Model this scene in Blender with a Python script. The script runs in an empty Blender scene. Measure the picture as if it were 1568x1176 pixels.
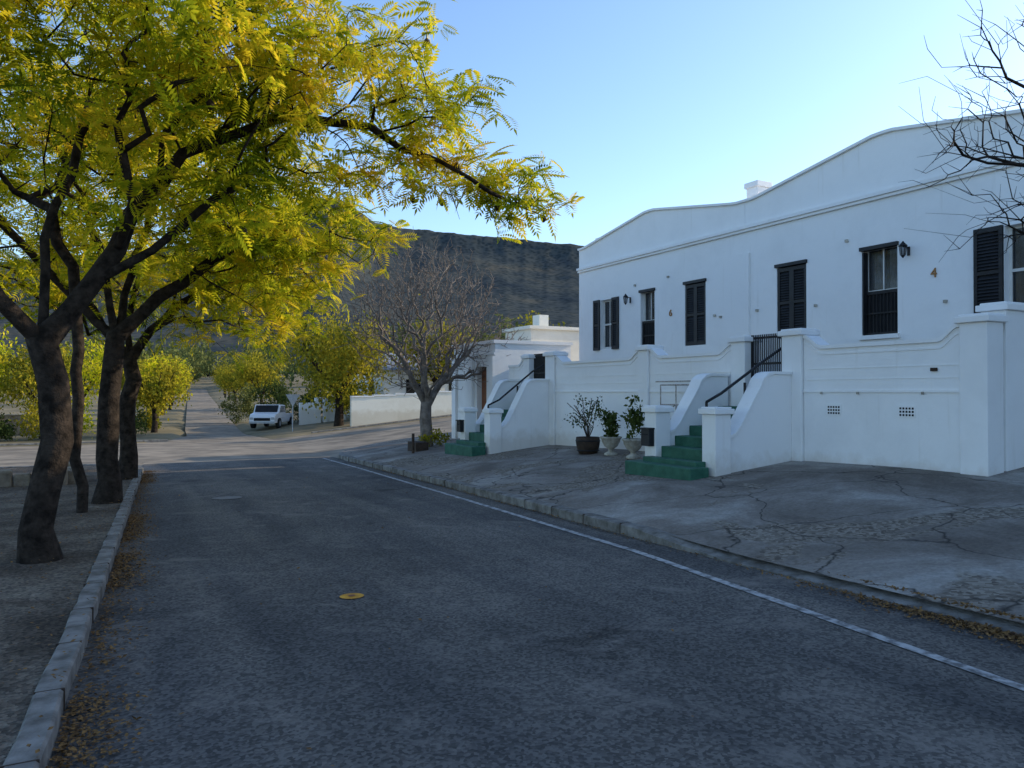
import bpy, math, random
import numpy as np
from mathutils import Vector, noise
rng=np.random.default_rng(11); random.seed(11)
S=bpy.context.scene
# ------------------------------------------------------------------ materials
def new_mat(name):
    m=bpy.data.materials.new(name); m.use_nodes=True
    nt=m.node_tree; b=nt.nodes['Principled BSDF']; return m,nt,b
def coords(nt):
    return nt.nodes.new('ShaderNodeTexCoord').outputs['Object']
def noise_n(nt,co,scale,detail=4,rough=.6,dist=0):
    n=nt.nodes.new('ShaderNodeTexNoise'); n.inputs['Scale'].default_value=scale
    n.inputs['Detail'].default_value=detail; n.inputs['Roughness'].default_value=rough
    n.inputs['Distortion'].default_value=dist
    nt.links.new(co,n.inputs['Vector']); return n.outputs['Fac']
def ramp(nt,f,stops):
    r=nt.nodes.new('ShaderNodeValToRGB'); e=r.color_ramp.elements
    e[0].position=stops[0][0]; e[0].color=(*stops[0][1],1)
    e[1].position=stops[-1][0]; e[1].color=(*stops[-1][1],1)
    for p,c in stops[1:-1]:
        x=e.new(p); x.color=(*c,1)
    nt.links.new(f,r.inputs['Fac']); return r.outputs['Color']
def mixc(nt,fac,a,b,mode='MIX'):
    n=nt.nodes.new('ShaderNodeMix'); n.data_type='RGBA'; n.blend_type=mode
    for s,v in ((n.inputs[0],fac),(n.inputs[6],a),(n.inputs[7],b)):
        if hasattr(v,'is_linked') or hasattr(v,'links'): nt.links.new(v,s)
        elif isinstance(v,(int,float)): s.default_value=v
        else: s.default_value=(*v,1)
    return n.outputs[2]
def bump(nt,b,h,strength=.3,dist=.02):
    n=nt.nodes.new('ShaderNodeBump'); n.inputs['Strength'].default_value=strength
    n.inputs['Distance'].default_value=dist
    nt.links.new(h,n.inputs['Height']); nt.links.new(n.outputs[0],b.inputs['Normal'])
def simple(name,c1,c2,scale=3,rough=.7,bs=0,bscale=40,lo=.35,hi=.65,spec=.3,metal=0):
    m,nt,b=new_mat(name); co=coords(nt)
    nt.links.new(ramp(nt,noise_n(nt,co,scale),[(lo,c1),(hi,c2)]),b.inputs['Base Color'])
    b.inputs['Roughness'].default_value=rough; b.inputs['Specular IOR Level'].default_value=spec
    b.inputs['Metallic'].default_value=metal
    if bs: bump(nt,b,noise_n(nt,co,bscale,3),bs)
    return m
def edge_crack(nt,co,scale,th,distort=.6):
    nz=nt.nodes.new('ShaderNodeTexNoise'); nz.inputs['Scale'].default_value=1.3; nz.inputs['Detail'].default_value=4
    nt.links.new(co,nz.inputs['Vector'])
    va=nt.nodes.new('ShaderNodeVectorMath'); va.operation='MULTIPLY_ADD'
    nt.links.new(nz.outputs['Color'],va.inputs[0]); va.inputs[1].default_value=(distort*2,)*3
    nt.links.new(co,va.inputs[2])
    v=nt.nodes.new('ShaderNodeTexVoronoi'); v.feature='DISTANCE_TO_EDGE'; v.inputs['Scale'].default_value=scale
    nt.links.new(va.outputs[0],v.inputs['Vector'])
    return ramp(nt,v.outputs['Distance'],[(0,(1,1,1)),(th,(0,0,0))])
def white_mat(name,base=(.84,.835,.825),dirty=(.78,.775,.765)):
    m,nt,b=new_mat(name); co=coords(nt)
    c=ramp(nt,noise_n(nt,co,.7,5,.7,.3),[(.32,dirty),(.55,base)])
    mp=nt.nodes.new('ShaderNodeMapping'); mp.inputs['Scale'].default_value=(6,6,.5); nt.links.new(co,mp.inputs[0])
    st=ramp(nt,noise_n(nt,mp.outputs[0],1.2,3),[(.62,(1,1,1)),(.80,(.92,.91,.89))])
    c=mixc(nt,1.0,c,st,'MULTIPLY')
    sx=nt.nodes.new('ShaderNodeSeparateXYZ'); nt.links.new(co,sx.inputs[0])
    ad=nt.nodes.new('ShaderNodeMath'); ad.operation='MULTIPLY_ADD'; nt.links.new(noise_n(nt,co,3,4),ad.inputs[0]); ad.inputs[1].default_value=-.7; nt.links.new(sx.outputs['Z'],ad.inputs[2])
    low=ramp(nt,ad.outputs[0],[(0.0,(.84,.80,.75)),(.25,(1,1,1))])
    nt.links.new(mixc(nt,1.0,c,low,'MULTIPLY'),b.inputs['Base Color'])
    b.inputs['Roughness'].default_value=.8; b.inputs['Specular IOR Level'].default_value=.15
    bump(nt,b,noise_n(nt,co,7,4,.65),.25,.02); return m
M_white=white_mat('white_limewash')
M_cream=white_mat('sunlit_cream_plaster',(.80,.76,.66),(.72,.67,.56))  # cream walls; warm sunlight is put into this colour
def asphalt():
    m,nt,b=new_mat('asphalt'); co=coords(nt)
    big=ramp(nt,noise_n(nt,co,.35,4,.65,.3),[(.35,(.078,.074,.071)),(.65,(.125,.117,.110))])
    v=nt.nodes.new('ShaderNodeTexVoronoi'); v.inputs['Scale'].default_value=50; nt.links.new(co,v.inputs['Vector'])
    agg=ramp(nt,v.outputs['Color'],[(.25,(.5,.5,.5)),(.75,(1.42,1.4,1.36))])
    c=mixc(nt,.8,big,agg,'MULTIPLY')
    mp=nt.nodes.new('ShaderNodeMapping'); mp.inputs['Scale'].default_value=(1.3,.09,1); mp.inputs['Rotation'].default_value=(0,0,.07); nt.links.new(co,mp.inputs[0])
    tr=ramp(nt,noise_n(nt,mp.outputs[0],1.1,2),[(.4,(.84,.84,.85)),(.62,(1.28,1.24,1.18))])
    c=mixc(nt,1.0,c,tr,'MULTIPLY')
    dust=ramp(nt,noise_n(nt,co,1.3,7,.78,.6),[(.53,(0,0,0)),(.67,(.75,.75,.75))])
    c=mixc(nt,dust,c,(.21,.185,.162))
    pt=ramp(nt,noise_n(nt,co,.8,4,.6,.2),[(.31,(.62,.62,.62)),(.36,(1,1,1))])
    c=mixc(nt,1.0,c,pt,'MULTIPLY')
    nt.links.new(c,b.inputs['Base Color']); b.inputs['Roughness'].default_value=.88; b.inputs['Specular IOR Level'].default_value=.15
    bump(nt,b,v.outputs['Distance'],.6,.006); return m
M_asph=asphalt()
M_asph2=simple('sunlit_dusty_asphalt',(.15,.13,.105),(.29,.245,.19),.9,.9,spec=.1)  # dusty asphalt, paler and warmer so its colour carries the sunlit look
def concrete():
    m,nt,b=new_mat('pavement_concrete'); co=coords(nt)
    c=ramp(nt,noise_n(nt,co,.55,7,.68,.5),[(.36,(.145,.122,.102)),(.5,(.225,.196,.168)),(.66,(.37,.345,.31))])
    f=ramp(nt,noise_n(nt,co,22,3,.7),[(.3,(.72,.72,.72)),(.7,(1.22,1.22,1.22))])
    c=mixc(nt,.8,c,f,'MULTIPLY')
    rub=ramp(nt,noise_n(nt,co,.42,6,.6,.9),[(.53,(0,0,0)),(.56,(.85,.85,.85))])
    v=nt.nodes.new('ShaderNodeTexVoronoi'); v.inputs['Scale'].default_value=26; nt.links.new(co,v.inputs['Vector'])
    rc=ramp(nt,v.outputs['Color'],[(.2,(.095,.075,.058)),(.8,(.29,.25,.20))])
    c=mixc(nt,rub,c,rc)
    cr=edge_crack(nt,co,.55,.010,.35)
    c=mixc(nt,cr,c,(.045,.04,.035))
    nt.links.new(c,b.inputs['Base Color']); b.inputs['Roughness'].default_value=.9; b.inputs['Specular IOR Level'].default_value=.1
    bump(nt,b,noise_n(nt,co,14,4,.75),.6,.02); return m
M_conc=concrete()
def dirt():
    m,nt,b=new_mat('dirt_verge'); co=coords(nt)
    c=ramp(nt,noise_n(nt,co,.9,6,.75,.3),[(.35,(.065,.054,.044)),(.5,(.115,.097,.08)),(.68,(.20,.178,.15))])
    v=nt.nodes.new('ShaderNodeTexVoronoi'); v.inputs['Scale'].default_value=42; nt.links.new(co,v.inputs['Vector'])
    c=mixc(nt,.8,c,ramp(nt,v.outputs['Color'],[(.2,(.5,.5,.5)),(.85,(1.6,1.52,1.42))]),'MULTIPLY')
    nt.links.new(c,b.inputs['Base Color']); b.inputs['Roughness'].default_value=.95; b.inputs['Specular IOR Level'].default_value=.1
    bump(nt,b,v.outputs['Distance'],.8,.02); return m
M_dirt=dirt()
M_land=simple('dry_land',(.11,.095,.05),(.24,.19,.11),.25,.95,.3,3)
M_kerb=simple('kerb_stone',(.115,.105,.092),(.27,.255,.235),5,.9,.6,25,spec=.1)
M_line=simple('road_line_paint',(.12,.115,.11),(.42,.41,.40),11,.7,lo=.38,hi=.58)
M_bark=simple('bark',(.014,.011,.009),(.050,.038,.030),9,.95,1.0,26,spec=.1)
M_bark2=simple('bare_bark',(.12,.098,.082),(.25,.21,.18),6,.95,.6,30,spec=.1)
M_black=simple('black_paint',(.010,.011,.013),(.02,.021,.024),5,.45)
M_iron=simple('black_iron',(.008,.008,.009),(.018,.018,.02),5,.5)
M_green=simple('green_step_paint',(.018,.085,.055),(.035,.13,.085),5,.6,.3,30)
M_orange=simple('orange_paint',(.45,.2,.02),(.72,.36,.03),12,.7)
M_wood=simple('dark_wood',(.03,.02,.015),(.07,.045,.03),6,.8,.5,30)
M_door=simple('red_brown_door',(.2,.07,.035),(.3,.12,.05),6,.6)
M_stone=simple('urn_stone',(.28,.25,.2),(.5,.47,.4),8,.9,.6,30)
M_rubble=simple('rubble_stone',(.13,.10,.075),(.30,.25,.19),4,.9,.6,20)
M_roof=simple('grey_roof',(.16,.18,.21),(.24,.26,.3),2,.6)
M_wire=simple('rusty_white_wire',(.22,.18,.15),(.5,.46,.42),20,.7)
M_num=simple('brown_number',(.3,.14,.05),(.4,.2,.07),20,.6)
M_curt=simple('curtain',(.55,.56,.56),(.75,.75,.74),14,.9)
M_frame=simple('cream_frame',(.6,.59,.55),(.7,.69,.66),5,.6)
M_dark=simple('dark_interior',(.01,.011,.013),(.02,.021,.023),3,.9)
M_car=simple('white_car_paint',(.75,.75,.75),(.8,.8,.8),2,.3)
M_tyre=simple('tyre',(.015,.015,.015),(.025,.025,.025),9,.9)
M_sign=simple('sign_back',(.35,.36,.37),(.45,.46,.47),9,.5,metal=.3)
M_leafl=simple('leaf_litter_mat',(.08,.04,.016),(.26,.14,.045),30,.9,lo=.4,hi=.6)
m,nt,b=new_mat('window_glass'); b.inputs['Base Color'].default_value=(.02,.025,.03,1); b.inputs['Roughness'].default_value=.05
b.inputs['Alpha'].default_value=.45
M_glass=m
def leaf_mat(name,stops,trans=.45,scale=.9):
    m,nt,b=new_mat(name); co=coords(nt)
    a=noise_n(nt,co,scale,2); d=noise_n(nt,co,9,1)
    mm=nt.nodes.new('ShaderNodeMath'); mm.operation='MULTIPLY_ADD'; nt.links.new(d,mm.inputs[0]); mm.inputs[1].default_value=.6
    ms=nt.nodes.new('ShaderNodeMath'); ms.operation='MULTIPLY_ADD'; nt.links.new(a,ms.inputs[0]); ms.inputs[1].default_value=.9; ms.inputs[2].default_value=-.25
    nt.links.new(ms.outputs[0],mm.inputs[2])
    c=ramp(nt,mm.outputs[0],stops)
    nt.nodes.remove(b); b=nt.nodes.new('ShaderNodeBsdfDiffuse'); nt.links.new(c,b.inputs['Color'])
    t=nt.nodes.new('ShaderNodeBsdfTranslucent'); nt.links.new(c,t.inputs['Color'])
    mx=nt.nodes.new('ShaderNodeMixShader'); mx.inputs[0].default_value=trans
    out=nt.nodes['Material Output']; nt.links.new(b.outputs[0],mx.inputs[1]); nt.links.new(t.outputs[0],mx.inputs[2]); nt.links.new(mx.outputs[0],out.inputs['Surface'])
    return m
M_leafY=leaf_mat('jacaranda_leaf',[(.32,(.15,.21,.012)),(.45,(.42,.45,.018)),(.56,(.70,.60,.025)),(.68,(.82,.60,.04))],.5,1.1)
M_leafG=leaf_mat('green_leaf',[(.35,(.03,.05,.018)),(.65,(.10,.13,.035))],.3)
M_leafO=leaf_mat('olive_yellow_leaf',[(.35,(.12,.14,.018)),(.65,(.44,.35,.03))],.35)
M_leafFar=leaf_mat('far_leaf',[(.35,(.05,.08,.035)),(.65,(.20,.20,.06))],.2,.05)
# ------------------------------------------------------------------ mesh helpers
def link(o,parent=None):
    bpy.context.collection.objects.link(o)
    if parent: o.parent=parent
    return o
def empty(name):
    return link(bpy.data.objects.new(name,None))
def mesh(name,V,F,mat,parent=None,smooth=False,bev=0):
    me=bpy.data.meshes.new(name); me.from_pydata([tuple(map(float,v)) for v in V],[],F); me.update()
    import bmesh
    bm=bmesh.new(); bm.from_mesh(me); bmesh.ops.recalc_face_normals(bm,faces=bm.faces); bm.to_mesh(me); bm.free()
    if smooth: me.polygons.foreach_set('use_smooth',[True]*len(me.polygons))
    me.materials.append(mat); o=bpy.data.objects.new(name,me); link(o,parent)
    if bev:
        md=o.modifiers.new('b','BEVEL'); md.width=bev; md.segments=2; md.limit_method='ANGLE'
    return o
def npmesh(name,V,F,mat,parent=None,smooth=False):
    V=np.asarray(V,dtype=np.float32); F=np.asarray(F,dtype=np.int32); k=F.shape[1]
    me=bpy.data.meshes.new(name); me.vertices.add(len(V)); me.vertices.foreach_set('co',V.ravel())
    me.loops.add(F.size); me.loops.foreach_set('vertex_index',F.ravel())
    me.polygons.add(len(F)); me.polygons.foreach_set('loop_start',np.arange(0,F.size,k,dtype=np.int32))
    me.update(calc_edges=True); me.validate()
    if smooth: me.polygons.foreach_set('use_smooth',np.ones(len(F),dtype=bool))
    me.materials.append(mat); return link(bpy.data.objects.new(name,me),parent)
def boxVF(x0,x1,y0,y1,z0,z1,o=0):
    V=[(x0,y0,z0),(x1,y0,z0),(x1,y1,z0),(x0,y1,z0),(x0,y0,z1),(x1,y0,z1),(x1,y1,z1),(x0,y1,z1)]
    F=[(0,3,2,1),(4,5,6,7),(0,1,5,4),(1,2,6,5),(2,3,7,6),(3,0,4,7)]
    return V,[tuple(i+o for i in f) for f in F]
def box(name,x0,x1,y0,y1,z0,z1,mat,parent=None,bev=0):
    V,F=boxVF(x0,x1,y0,y1,z0,z1); return mesh(name,V,F,mat,parent,bev=bev)
def boxes(name,L,mat,parent=None,bev=0):
    V=[];F=[]
    for b_ in L:
        v,f=boxVF(*b_,o=len(V)); V+=v;F+=f
    return mesh(name,V,F,mat,parent,bev=bev)
def prism(name,poly,a0,a1,axis,mat,parent=None,bev=0):
    n=len(poly)
    if axis=='x': V=[(a0,p,q) for p,q in poly]+[(a1,p,q) for p,q in poly]
    else: V=[(p,a0,q) for p,q in poly]+[(p,a1,q) for p,q in poly]
    F=[tuple(range(n)),tuple(range(2*n-1,n-1,-1))]+[(i,(i+1)%n,(i+1)%n+n,i+n) for i in range(n)]
    return mesh(name,V,F,mat,parent,bev=bev)
def strip(name,pts,th,a0,a1,axis,mat,parent=None):
    return prism(name,list(pts)+[(p,q+th) for p,q in reversed(list(pts))],a0,a1,axis,mat,parent)
def lathe(name,prof,c,mat,parent=None,n=20):
    V=[];F=[]
    for r,z in prof:
        for i in range(n):
            a=2*math.pi*i/n; V.append((c[0]+r*math.cos(a),c[1]+r*math.sin(a),c[2]+z))
    for j in range(len(prof)-1):
        for i in range(n): F.append((j*n+i,j*n+(i+1)%n,(j+1)*n+(i+1)%n,(j+1)*n+i))
    F.append(tuple(range(n))); F.append(tuple(range((len(prof)-1)*n,len(prof)*n)))
    return mesh(name,V,F,mat,parent,smooth=True)
def tubeVF(pts,rad,sides,V,F):
    pts=[Vector(p) for p in pts]; n=len(pts); ref=None; base=len(V)
    for i in range(n):
        t=(pts[min(i+1,n-1)]-pts[max(i-1,0)])
        if t.length<1e-6: t=Vector((0,0,1))
        t.normalize()
        if ref is None: ref=t.orthogonal().normalized()
        ref=(ref-t*ref.dot(t))
        if ref.length<1e-4: ref=t.orthogonal()
        ref.normalize(); bn=t.cross(ref)
        for k in range(sides):
            a=2*math.pi*k/sides; r=rad[i]
            V.append(tuple(pts[i]+ref*(math.cos(a)*r)+bn*(math.sin(a)*r)))
    for i in range(n-1):
        for k in range(sides):
            F.append((base+i*sides+k,base+i*sides+(k+1)%sides,base+(i+1)*sides+(k+1)%sides,base+(i+1)*sides+k))
def rods(name,segs,r,mat,parent=None,sides=6):
    V=[];F=[]
    for s in segs: tubeVF(s,[r]*len(s),sides,V,F)
    return npmesh(name,V,F,mat,parent,smooth=True)
# ------------------------------------------------------------------ terrain functions
def R(y): return np.interp(y,[-40,-4,2.94,7.3,12,22,28,52,200,500],[4.0,5.2,5.5,5.68,6.0,6.55,6.9,9,24,54])
def Lk(y): return np.interp(y,[-40,3.86,23.2,28,52,200,500],[-3.2,-.21,1.12,1.4,3.4,18.8,49])
def base(y): return np.interp(y,[-60,0,40,50,200,900,3000],[1.26,0,-.84,-.84,.9,30,60])
def zf(x,y):
    t=x-R(y); return base(y)+.1*np.clip(t,0,12)+.04*np.clip(t-12,0,60)
def hk(y): return np.interp(y,[5.8,7.6],[.07,.12])
def fl(y): return Lk(y)+np.interp(y,[41,46,200],[.3,1.5,.3])
def fr(y): return R(y)-np.interp(y,[41,46,200],[.2,1.1,.3])
def grid(name,X,Y,Z,mat,smooth=True):
    ny,nx=X.shape; V=np.stack([X.ravel(),Y.ravel(),Z.ravel()],1)
    i=np.arange(ny-1)[:,None]*nx+np.arange(nx-1)[None,:]
    F=np.stack([i,i+1,i+nx+1,i+nx],-1).reshape(-1,4)
    return npmesh(name,V,F,mat,smooth=smooth)
xs=np.concatenate([np.linspace(-3000,-80,20)[:-1],np.arange(-80,-10,4),np.arange(-10,60,.6),np.linspace(60,3000,30)])
ys=np.concatenate([np.linspace(-3000,-40,12)[:-1],np.arange(-40,60,1.),np.arange(60,260,3.),np.linspace(260,3000,40)])
X,Y=np.meshgrid(xs,ys); Z=zf(X,Y)
mask=(Y<41)|((X>fl(Y)-.3)&(X<fr(Y)+.3)&(Y<240)); Z=np.where(mask,Z-.16,Z+.04)
grid('ground',X,Y,Z,M_land)
def strip_road(name,ya,yb,n,dz,mat,nx=6,fa=Lk,fb=R):
    yy=np.linspace(ya,yb,n); u=np.linspace(0,1,nx); YY=np.repeat(yy[:,None],nx,1); XX=fa(YY)-.05+(fb(YY)+.1-fa(YY))*u
    return grid(name,XX,YY,base(YY)+dz,mat)
strip_road('road',-40,25,80,0,M_asph)
xx=np.concatenate([np.arange(-90,-6,3.),np.arange(-6,22,.25),np.arange(22,110,3.)]); yy=np.linspace(23.5,41,36)
X,Y=np.meshgrid(xx,yy); grid('cross_street',X,Y,zf(X,Y)-np.where(Y<25,.02,0)*1.,M_asph2)
strip_road('far_road',41,235,120,0,M_asph2,fa=fl,fb=fr)
ts=np.concatenate([[.1],np.arange(.25,4,.25),np.arange(4,12,1.),np.arange(12,60,4.)])
def ymaxR(t): return np.where(t>3.5,27.,27.-3.5+np.sqrt(np.clip(3.5**2-(3.5-t)**2,0,None)))
ss=np.linspace(0,1,120); T,SS=np.meshgrid(ts,ss); YY=-30+(ymaxR(T)+30)*SS
XX=R(YY)+T; grid('pavement',XX,YY,zf(XX,YY)+np.where(T<.3,hk(YY)-.006,hk(YY)),M_conc)
def ymaxL(t): return np.where(t>2.5,24.5,24.5-2.5+np.sqrt(np.clip(2.5**2-(2.5-t)**2,0,None)))
YY=-30+(ymaxL(T)+30)*SS; XX=Lk(YY)-T
bumpz=np.vectorize(lambda x,y:noise.noise(Vector((x*.8,y*.8,0)))*.035)(XX,YY)*np.clip(T-.2,0,1)
grid('dirt_verge_ground',XX,YY,zf(XX,YY)+.10+bumpz-.004,M_dirt)
def kerb(name,path,side,prof,mat=M_kerb):
    V=[];F=[];n=len(path)
    for i,(x,y) in enumerate(path):
        x0,y0=path[max(i-1,0)]; x1,y1=path[min(i+1,n-1)]
        dx,dy=x1-x0,y1-y0; l=math.hypot(dx,dy); nx,ny=dy/l*side,-dx/l*side
        zb=float(zf(x,y)); jx=random.uniform(-.01,.01)
        for u,v in prof(y): V.append((x+nx*(u+jx),y+ny*(u+jx),zb+v))
    k=len(prof(0))
    for i in range(n-1):
        for j in range(k-1): F.append((i*k+j,i*k+j+1,(i+1)*k+j+1,(i+1)*k+j))
    return mesh(name,V,F,mat)
def profR(y):
    a=float(np.interp(y,[5.8,7.4],[0,1])); w=.5+(.17-.5)*a; h=float(hk(y))+.012
    return [(0,-.1),(0,.015+a*(h-.03)),(.03+(1-a)*.3,h-.002),(w,h),(w,-.1)]
pR=[(float(R(y)),y) for y in np.arange(-30,23.4,.3)]
pR+=[(float(R(23.5+3.5*math.sin(a)))+3.5-3.5*math.cos(a),23.5+3.5*math.sin(a)) for a in np.linspace(0,math.pi/2,14)]
pR+=[(x,27.) for x in np.arange(11,60,.8)]
kerb('kerb',pR,1,profR)
def profL(y): return [(0,-.1),(0,.105),(.015,.12),(.125,.12),(.14,.105),(.14,-.1)]
pL=[(float(Lk(y)),y) for y in np.arange(-30,21.9,.3)]
pL+=[(float(Lk(22+2.5*math.sin(a)))-2.5+2.5*math.cos(a),22+2.5*math.sin(a)) for a in np.linspace(0,math.pi/2,10)]
pL+=[(x,24.5) for x in np.arange(-2,-60,-1.)]
kerb('kerb',pL,-1,profL)
kerb('kerb',[(x,41.) for x in np.arange(60,9.5,-1.)],1,profL)
kerb('kerb',[(x,41.) for x in np.arange(3.,-60,-1.)],1,profL)
jl=[]
for y in np.arange(2.0,22,.92):
    x=float(Lk(y)); jl.append((x-.142,x+.001,y,y+.010,float(base(y))-.02,float(base(y))+.1215))
for y in np.arange(7.8,23,.92):
    x=float(R(y)); jl.append((x-.002,x+.168,y,y+.010,float(base(y))-.02,float(base(y))+.1335))
boxes('kerb_joints',jl,M_wood)
ly=np.arange(-20,24.8,.4); lx=np.interp(ly,[-20,-2,2.43,6.72,12,20,30],[1.6,3.9,4.54,5.17,5.56,6.08,6.6])
V=[];F=[]
for i,(x,y) in enumerate(zip(lx,ly)):
    V+=[(x-.045,y,float(base(y))+.006),(x+.045,y,float(base(y))+.006)]
    if i: F.append((2*i-2,2*i-1,2*i+1,2*i))
mesh('road_edge_line',V,F,M_line)
def disc(name,x,y,r,mat,dz=.008,par=None):
    n=26; V=[(x+r*math.cos(6.2832*i/n)*(1+.03*random.random()),y+r*math.sin(6.2832*i/n),float(base(y+r*math.sin(6.2832*i/n)))+dz) for i in range(n)]
    return mesh(name,V,[tuple(range(n))],mat,par)
dm=disc('orange_road_marker',1.9,6.4,.1,M_orange); disc('marker_centre',1.9,6.4,.03,M_door,.012,dm)
M_patch=simple('asphalt_patch',(.16,.15,.14),(.22,.21,.20),9,.9,.4,40)
disc('manhole_cover',.95+1.1,14.6,.25,M_patch)
# ------------------------------------------------------------------ trees
def frond_base():
    V=[];F=[]
    def z(x): return -.32*x*x
    for k in range(8):
        x=.12+.11*k; Ln=.26*math.sin(.5+2.2*k/8)+.06
        for s in (-1,1):
            b0=len(V); dx,dy=math.cos(1.05)*Ln,math.sin(1.05)*Ln*s
            w=.06
            V+= [(x,0,z(x)),(x+dx*.5+w,dy*.5,z(x)-.02),(x+dx,dy,z(x)-.07),(x+dx*.5-w*.8,dy*.5,z(x)-.02)]
            F.append((b0,b0+1,b0+2,b0+3))
    b0=len(V); V+=[(.9,0,z(.9)),(1.02,.05,z(1)),(1.2,0,z(1.2)),(1.02,-.05,z(1))]; F.append((b0,b0+1,b0+2,b0+3))
    return np.array(V),np.array(F)
FV,FF=frond_base()
def rotm(yaw,pitch,roll):
    cy,sy=np.cos(yaw),np.sin(yaw); cp,sp=np.cos(pitch),np.sin(pitch); cr,sr=np.cos(roll),np.sin(roll)
    z=np.zeros_like(yaw); o=np.ones_like(yaw)
    Rz=np.stack([cy,-sy,z,sy,cy,z,z,z,o],-1).reshape(-1,3,3)
    Ry=np.stack([cp,z,-sp,z,o,z,sp,z,cp],-1).reshape(-1,3,3)
    Rx=np.stack([o,z,z,z,cr,-sr,z,sr,cr],-1).reshape(-1,3,3)
    return Rz@Ry@Rx
def instances(bv,bf,pos,sc,rot):
    V=np.einsum('nij,kj->nki',rot,bv)*sc[:,None,None]+pos[:,None,:]
    n=len(pos); F=bf[None]+ (np.arange(n)*len(bv))[:,None,None]
    return V.reshape(-1,3),F.reshape(-1,bf.shape[1])
def fronds(pos,per,size):
    p=np.repeat(pos,per,0); n=len(p)
    p=p+rng.normal(0,.04,(n,3))
    rot=rotm(rng.uniform(0,6.28,n),rng.normal(-.05,.45,n),rng.normal(0,.6,n))
    return instances(FV,FF,p,size*rng.uniform(.5,1.3,n),rot)
LV=np.array([(0,0,0),(.5,.28,.03),(1,0,0),(.5,-.28,.03)]); LF=np.array([[0,1,2,3]])
def leafcloud(c,r,n,size,clumps=0):
    c=np.array(c);r=np.array(r)
    if clumps:
        d=rng.normal(size=(clumps,3)); d/=np.linalg.norm(d,axis=1)[:,None]
        cc=c+d*r*rng.uniform(.35,.95,(clumps,1)); k=rng.integers(0,clumps,n)
        p=cc[k]+rng.normal(0,.16,(n,3))*r.mean()
    else:
        d=rng.normal(size=(n,3)); d/=np.linalg.norm(d,axis=1)[:,None]; p=c+d*r*rng.uniform(.2,1,(n,1))**.5
    rot=rotm(rng.uniform(0,6.28,n),rng.uniform(-1.5,1.5,n),rng.uniform(-1.5,1.5,n))
    return instances(LV,LF,p,size*rng.uniform(.5,1.4,n),rot)
def grow(limbs,pts,bf,jit=.04,step=.35,fj=.035):
    P=[];par=[];pl=[]
    for li,L in enumerate(limbs):
        L=[np.array(p,float) for p in L]
        if li==0: P.append(L[0]);par.append(-1);pl.append(0.); cur=0
        else:
            d=np.linalg.norm(np.array(P)-L[0],axis=1); cur=int(d.argmin())
        prev=P[cur]
        for q in L[1:]:
            dist=np.linalg.norm(q-prev); k=max(1,int(dist/step)); s0=prev
            for i in range(1,k+1):
                w=s0+(q-s0)*i/k+(rng.normal(0,jit,3) if i<k else 0)
                par.append(cur); pl.append(pl[cur]+np.linalg.norm(w-P[cur])); P.append(w); cur=len(P)-1
            prev=q
    zmin=limbs[0][-1][2]-.6; nl=len(P)
    pts=np.array(pts); N=len(pts); cost=np.full(N,1e9); bi=np.zeros(N,int); free=np.ones(N,bool)
    def upd(i):
        nonlocal cost,bi
        if i<nl and P[i][2]<zmin: return
        c=np.linalg.norm(pts-P[i],axis=1)+bf*pl[i]; m_=c<cost; cost[m_]=c[m_]; bi[m_]=i
    for i in range(len(P)): upd(i)
    tips=[]
    for _ in range(N):
        c=np.where(free,cost,1e9); j=int(c.argmin()); free[j]=False; cur=int(bi[j]); q=pts[j]
        dist=np.linalg.norm(q-P[cur]); k=max(1,int(dist/.3)); s0=P[cur]
        sag=rng.normal(0,.07,3)*dist
        for i in range(1,k+1):
            u=i/k; w=s0+(q-s0)*u+sag*math.sin(math.pi*u)+(rng.normal(0,fj*min(1,dist),3) if i<k else 0)
            par.append(cur); pl.append(pl[cur]+np.linalg.norm(w-P[cur])); P.append(w); cur=len(P)-1; upd(cur)
        tips.append(cur)
    return np.array(P),np.array(par),tips
def tubes(P,par,R0,expo=.5,rmin=.004):
    n=len(P); cnt=np.zeros(n); kids=[[] for _ in range(n)]
    for i in range(n):
        if par[i]>=0: kids[par[i]].append(i)
    for i in range(n-1,-1,-1):
        if not kids[i]: cnt[i]=1
        if par[i]>=0: cnt[par[i]]+=cnt[i]
    rad=np.maximum(R0*(cnt/cnt[0])**expo,rmin)
    V=[];F=[];stack=[(0,-1)]
    while stack:
        s,pr=stack.pop(); ch=[] if pr<0 else [pr]; rr=[] if pr<0 else [min(rad[pr],rad[s]*1.25)]
        c=s
        while True:
            ch.append(c); rr.append(rad[c])
            if not kids[c]: break
            ks=sorted(kids[c],key=lambda k:-cnt[k])
            for k in ks[1:]: stack.append((k,c))
            c=ks[0]
        rr[-1]*=.5
        sides=12 if max(rr)>.08 else (6 if max(rr)>.03 else 4)
        if sides==12:
            rr=list(rr)
            if pr<0: rr[0]*=1.5; rr[1]*=1.12
            rr=[r*(1+random.uniform(-.07,.09)) for r in rr]
        tubeVF([P[i] for i in ch],rr,sides,V,F)
    return V,F
def attract(ells):
    out=[]
    for c,r,nc,per,sg in ells:
        d=rng.normal(size=(nc,3)); d/=np.linalg.norm(d,axis=1)[:,None]; cc=np.array(c)+d*np.array(r)*rng.uniform(.15,1,(nc,1))**.45
        for q in cc: out.append(q+rng.normal(0,sg,(per,3)))
    return np.concatenate(out)
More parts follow.
